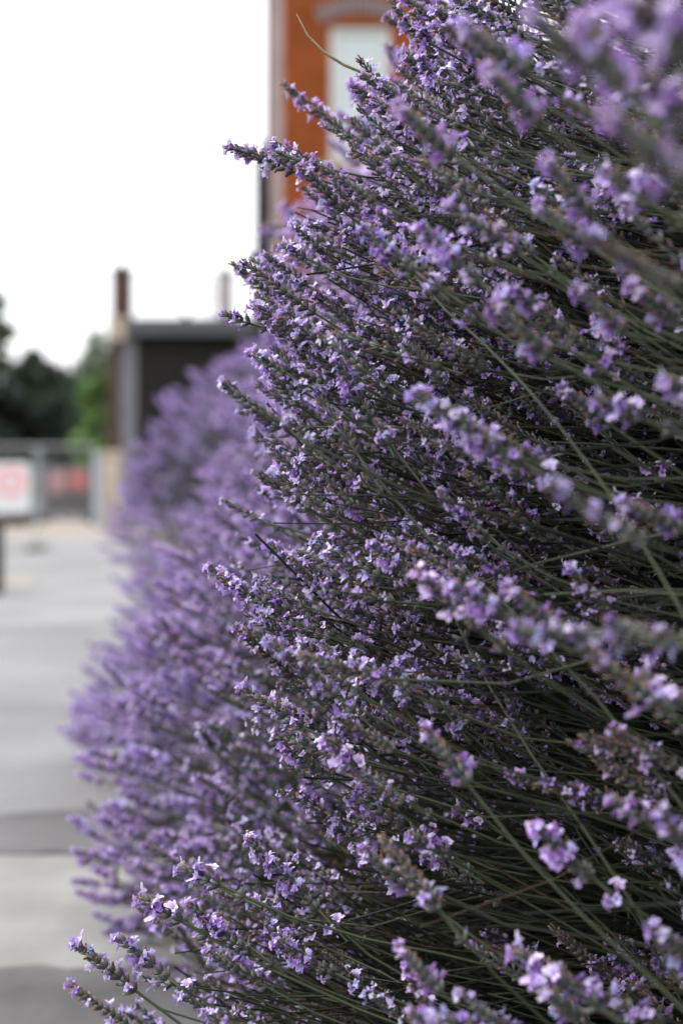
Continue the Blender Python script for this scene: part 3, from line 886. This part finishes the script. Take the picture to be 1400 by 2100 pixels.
# ------------------------------------------------------------------ gate pier, posts, fence, wall, boards, sign
def thing_box(name, label, cat, loc, boxes, mat, bevel=.01, group=None):
    m_ = MB()
    for b_ in boxes: m_.box(*b_)
    o = m_.build(name, mat, None, loc, bevel=bevel)
    return tag(o, label, cat, group)
d = 18.6
gp = empty('gate_pier', (gnd(230, d), d, 0), 'short beige stone gate pier beside the farthest lavender bush', 'gate pier')
hw = 17 / FPX * d; hz = zz(925, d)
mb = MB(); mb.box(-hw, hw, -hw, hw, 0, hz - .08); mb.build('shaft', M_STONE, gp, bevel=.01)
mb = MB(); mb.box(-hw - .02, hw + .02, -hw - .02, hw + .02, hz - .08, hz); mb.build('cap', M_STONE, gp, bevel=.012)
d = 20.5
mb = MB(); mb.tube([(0, 0, 0), (0, 0, zz(932, d))], .055, 12); mb.tube([(0, 0, zz(932, d)), (0, 0, zz(928, d))], .065, 12)
tag(mb.build('steel_post', simple('pale_blue_grey_paint', (.30, .34, .37), .5, .06, 8), None, (gnd(200, d), d, 0), smooth=False), 'pale blue grey steel post just left of the beige gate pier', 'post')
# mesh fence panels
M_GALV = simple('galvanised_steel', (.32, .35, .36), .45, .1, 12, metal=.3)
d = 24.0
fz = zz(912, d)
def fence_panel(px0, px1, label):
    x0, x1 = gnd(px0, d), gnd(px1, d); W_ = x1 - x0
    f_ = empty('fence_panel', (x0, d, 0), label, 'fence', 'wire mesh fence panels across the end of the path')
    for x in (.02, W_ - .02):
        m_ = MB(); m_.tube([(x, 0, .02), (x, 0, fz)], .019, 8); m_.build('post', M_GALV, f_)
    for z in (.12, fz - .02):
        m_ = MB(); m_.tube([(.02, 0, z), (W_ - .02, 0, z)], .016, 8); m_.build('rail', M_GALV, f_)
    me_w = None; nw = int(W_ / .075)
    for i in range(1, nw):
        if me_w is None:
            m_ = MB(); m_.tube([(0, .02, .12), (0, .02, fz - .02)], .003, 4); o = m_.build('wire', M_GALV, f_); me_w = o.data
        else: o = link('wire', me_w, f_)
        o.location.x = W_ * i / nw
    me_h = None
    for i in range(1, 6):
        if me_h is None:
            m_ = MB(); m_.tube([(.02, .026, 0), (W_ - .02, .026, 0)], .003, 4); o = m_.build('cross_wire', M_GALV, f_); me_h = o.data
        else: o = link('cross_wire', me_h, f_)
        o.location.z = .12 + (fz - .14) * i / 6
    for x in (.02, W_ - .02):
        m_ = MB(); m_.box(x - .11, x + .11, -.3, .3, 0.01, .13); m_.build('foot', simple('rubber_foot', (.03, .03, .03), .8, .2, 10), f_, bevel=.02)
fence_panel(-190, 78, 'wire mesh fence panel partly hidden behind the white sign')
fence_panel(82, 196, 'narrow wire mesh fence panel in front of the two red boards')
d = 27.0
low = empty('low_wall', (gnd(-200, d), d, 0), 'low mauve grey wall under the dark trees behind the mesh fence', 'wall')
lw = gnd(206, d) - gnd(-200, d); lh = zz(960, d)
M_LOW = simple('mauve_grey_render', (.12, .108, .112), .85, .2, 1.5, c2=(.17, .155, .16))
mb = MB(); mb.box(0, lw, 0, .22, 0, lh - .06); mb.build('body', M_LOW, low)
mb = MB(); mb.box(-.03, lw + .03, -.03, .25, lh - .06, lh); mb.build('coping', M_ARCH, low, bevel=.01)
M_RED = simple('faded_red', (.36, .10, .10), .6, .15, 5)
M_PINK = simple('sun_bleached_pink', (.33, .18, .19), .6, .15, 5)
for (a, b, t, u, m_, lb) in [(105, 132, 966, 1010, M_PINK, 'sun-bleached pink board standing against the low wall'), (143, 180, 964, 1004, M_RED, 'faded red board standing against the low wall, nearer the beige gate pier')]:
    dd = 26.6; x0, x1 = gnd(a, dd), gnd(b, dd)
    e = empty('board', ((x0 + x1) / 2, dd, 0), lb, 'board'); hw = (x1 - x0) / 2
    k = MB(); k.box(-hw, hw, -.02, .02, zz(u, dd), zz(t, dd)); k.build('panel', m_, e, bevel=.008)
    for s in (-1, 1):
        k = MB(); k.box(s * hw * .7 - .02, s * hw * .7 + .02, .021, .06, 0, zz(t, dd) - .05); k.build('leg', M_DKBRICK, e)
d = 21.5
tag(thing_box('timber_sleeper', 'dark timber sleeper lying on the gravel below the white sign', 'sleeper', (gnd(-60, d), d, .004),
          [(-.7, gnd(58, d) - gnd(-60, d), -.12, .12, 0, .17)], simple('old_timber', (.045, .035, .03), .8, .3, 6, bump=.4), .015))
d = 7.4
po = empty('short_post', (gnd(-12, d), d, .008), 'short dark post at the left edge of the path', 'post')
mb = MB(); mb.box(-.045, .045, -.045, .045, 0, .40); mb.build('shaft', simple('dark_oak', (.05, .04, .035), .8, .3, 8), po, bevel=.008)
mb = MB(); mb.add([(-.045, -.045, .4), (.045, -.045, .4), (.045, .045, .4), (-.045, .045, .4), (0, 0, .435)], [(0, 1, 4), (1, 2, 4), (2, 3, 4), (3, 0, 4)]); mb.build('cap', M_SLATE, po)
# the white sign with a red disc
d = 12.8
s0, s1 = gnd(-26, d), gnd(63, d); st, sb = zz(948, d), zz(1052, d)
sg = empty('road_sign', ((s0 + s1) / 2, d, 0), 'white rounded sign board with a red ring on a low steel stand', 'sign')
sw = (s1 - s0) / 2; sh = (st - sb) / 2; sc_ = (st + sb) / 2
def rounded(w_, h_, r, y0, y1, n=6):
    pts = []
    for (cx_, cz_, a0_) in ((w_ - r, h_ - r, 0), (-w_ + r, h_ - r, 90), (-w_ + r, -h_ + r, 180), (w_ - r, -h_ + r, 270)):
        for i in range(n + 1):
            a = R(a0_ + 90 * i / n); pts.append((cx_ + r * math.cos(a), cz_ + r * math.sin(a)))
    k = len(pts)
    vs = [(x, y0, z) for x, z in pts] + [(x, y1, z) for x, z in pts]
    return vs, [tuple(range(k)), tuple(range(2 * k - 1, k - 1, -1))] + [(i, i + k, (i + 1) % k + k, (i + 1) % k) for i in range(k)]
mb = MB(); v, f = rounded(sw, sh, .06, -.006, .006); mb.add(v, f); mb.build('board', M_WHITE, sg, (0, 0, sc_))
def ring(r0, r1, y, cx_, cz_, n=40):
    vs = []; fs = []
    for i in range(n):
        a = 6.2832 * i / n
        for r in (r0, r1): vs += [(cx_ + r * math.cos(a), y, cz_ + r * math.sin(a)), (cx_ + r * math.cos(a), y + .004, cz_ + r * math.sin(a))]
    for i in range(n):
        a, b = i * 4, (i + 1) % n * 4
        fs += [(a, b, b + 2, a + 2), (a + 2, b + 2, b + 3, a + 3), (a + 1, a, b, b + 1) if False else (a, a + 1, b + 1, b)]
    return vs, fs
M_SIGNRED = simple('faded_sign_red', (.70, .30, .32), .5, .06, 10)
mb = MB(); v, f = ring(.085, .135, -.011, .02, sc_ + .055); mb.add(v, f)
mb.box(-.035, .075, -.011, -.007, sc_ + .035, sc_ + .062)
mb.build('red_ring', M_SIGNRED, sg)
for sx_ in (-sw * .8, gnd(74, d) - (s0 + s1) / 2):
    mb = MB(); mb.tube([(sx_, .03, .03), (sx_, .03, sb + .15)], .014, 8); mb.build('leg', M_GALV, sg)
    mb = MB(); mb.box(sx_ - .06, sx_ + .06, -.18, .22, .01, .06); mb.build('foot', simple('sign_foot', (.12, .12, .10), .8, .2, 10), sg, bevel=.01)
mb = MB(); mb.tube([(-sw * .8, .03, sb + .05), (gnd(74, d) - (s0 + s1) / 2, .03, sb + .05)], .012, 8); mb.build('crossbar', M_GALV, sg)

# ------------------------------------------------------------------ trees
M_TRLEAF = vcol_mat('tree_leaf', .55, transl=.25, spec=.25)
M_BARK = simple('bark', (.05, .04, .032), .9, .3, 8, bump=.5)
def tree(px, pyt, d, wpx, label, col, nl, leaf=.16, seed=0, crown0=.25, loose=1.0, name='tree'):
    rs = np.random.default_rng(seed)
    H = zz(pyt, d); W_ = wpx / FPX * d / 2; x = gnd(px, d)
    t_ = empty(name, (x, d, 0), label, 'tree', 'trees beyond the fence')
    m_ = MB(); m_.tube([(0, 0, 0), (.05, 0, H * .35), (-.04, .05, H * .85)], [.03 * H, .022 * H, .006 * H], 9)
    cl = []
    for i in range(26):
        zt = rs.uniform(crown0, 1.0); prof = math.sin(math.pi * min(1, (zt - crown0) / (1 - crown0) * .86 + .12)) ** .6
        a = rs.random() * 6.28; r = W_ * prof * rs.uniform(.25, 1.0)
        c = np.array([math.cos(a) * r, math.sin(a) * r, H * (crown0 + (zt - crown0) * .93)])
        cl.append((c, (.20 + .16 * rs.random()) * min(W_, H * .5) * loose))
        if i < 12:
            z0 = max(.15 * H, c[2] - .25 * H)
            m_.tube([(0, 0, z0), tuple(c * np.array([.5, .5, 1]) - np.array([0, 0, .05 * H])), tuple(c)], [.010 * H, .007 * H, .003 * H], 5)
    m_.build('trunk', M_BARK, t_, smooth=True)
    V, F, C = [], [], []; n = 0
    per = nl // len(cl)
    for c, r in cl:
        g = rs.normal(0, 1, (per, 3)); g = g / np.linalg.norm(g, axis=1)[:, None] * (rs.random((per, 1)) ** .45) * r * 1.5
        p = c + g
        a = rs.normal(0, 1, (per, 3)); a /= np.linalg.norm(a, axis=1)[:, None]
        b = np.cross(a, rs.normal(0, 1, (per, 3))); b /= np.linalg.norm(b, axis=1)[:, None]
        s = leaf * (.6 + .8 * rs.random((per, 1)))
        q = np.stack([p - a * s, p + b * s * .45, p + a * s, p - b * s * .45], 1).reshape(-1, 3)
        V.append(q)
        i0 = np.arange(per)[:, None] * 4 + n
        F.append(np.concatenate([i0 + np.array([0, 1, 2]), i0 + np.array([0, 2, 3])])); n += per * 4
        cc = np.array(col) * (.7 + .6 * rs.random((per, 1))) * (.8 + .4 * rs.random())
        C.append(np.repeat(cc, 4, 0))
    me = np_mesh('crown', np.concatenate(V), np.concatenate(F), [M_TRLEAF], None, np.concatenate(C), smooth=False)
    o = link('crown', me, t_); o['kind'] = 'stuff'
DK = (.035, .055, .032)
tree(75, 715, 46, 150, 'dark evergreen tree with the tallest crown behind the white sign', DK, 5200, .19, 1, .08, 1.15)
tree(-60, 735, 44, 190, 'dark tree cut by the left edge of the picture', (.045, .07, .03), 5000, .19, 2, .08)
tree(140, 770, 48, 150, 'dark tree with a lower crown right of the tallest dark tree', DK, 4200, .19, 3, .08, 1.15)
tree(20, 800, 40, 190, 'low broad dark tree in front of the other dark trees', (.022, .034, .022), 8000, .2, 8, .04)
tree(120, 815, 41, 130, 'low dark tree between the broad dark tree and the bright green shrub', (.022, .034, .022), 7000, .2, 9, .04)
tree(198, 765, 36, 84, 'bright green leafy tree beside the dark outbuilding', (.18, .28, .09), 5200, .13, 4, .06)
tree(205, 680, 62, 150, 'sparse pale tree showing above the bright green one', (.13, .16, .11), 2600, .2, 5, .12, 1.0)
tree(-22, 590, 58, 130, 'tall thin pale tree at the left edge of the picture', (.08, .105, .06), 3200, .2, 6, .12)
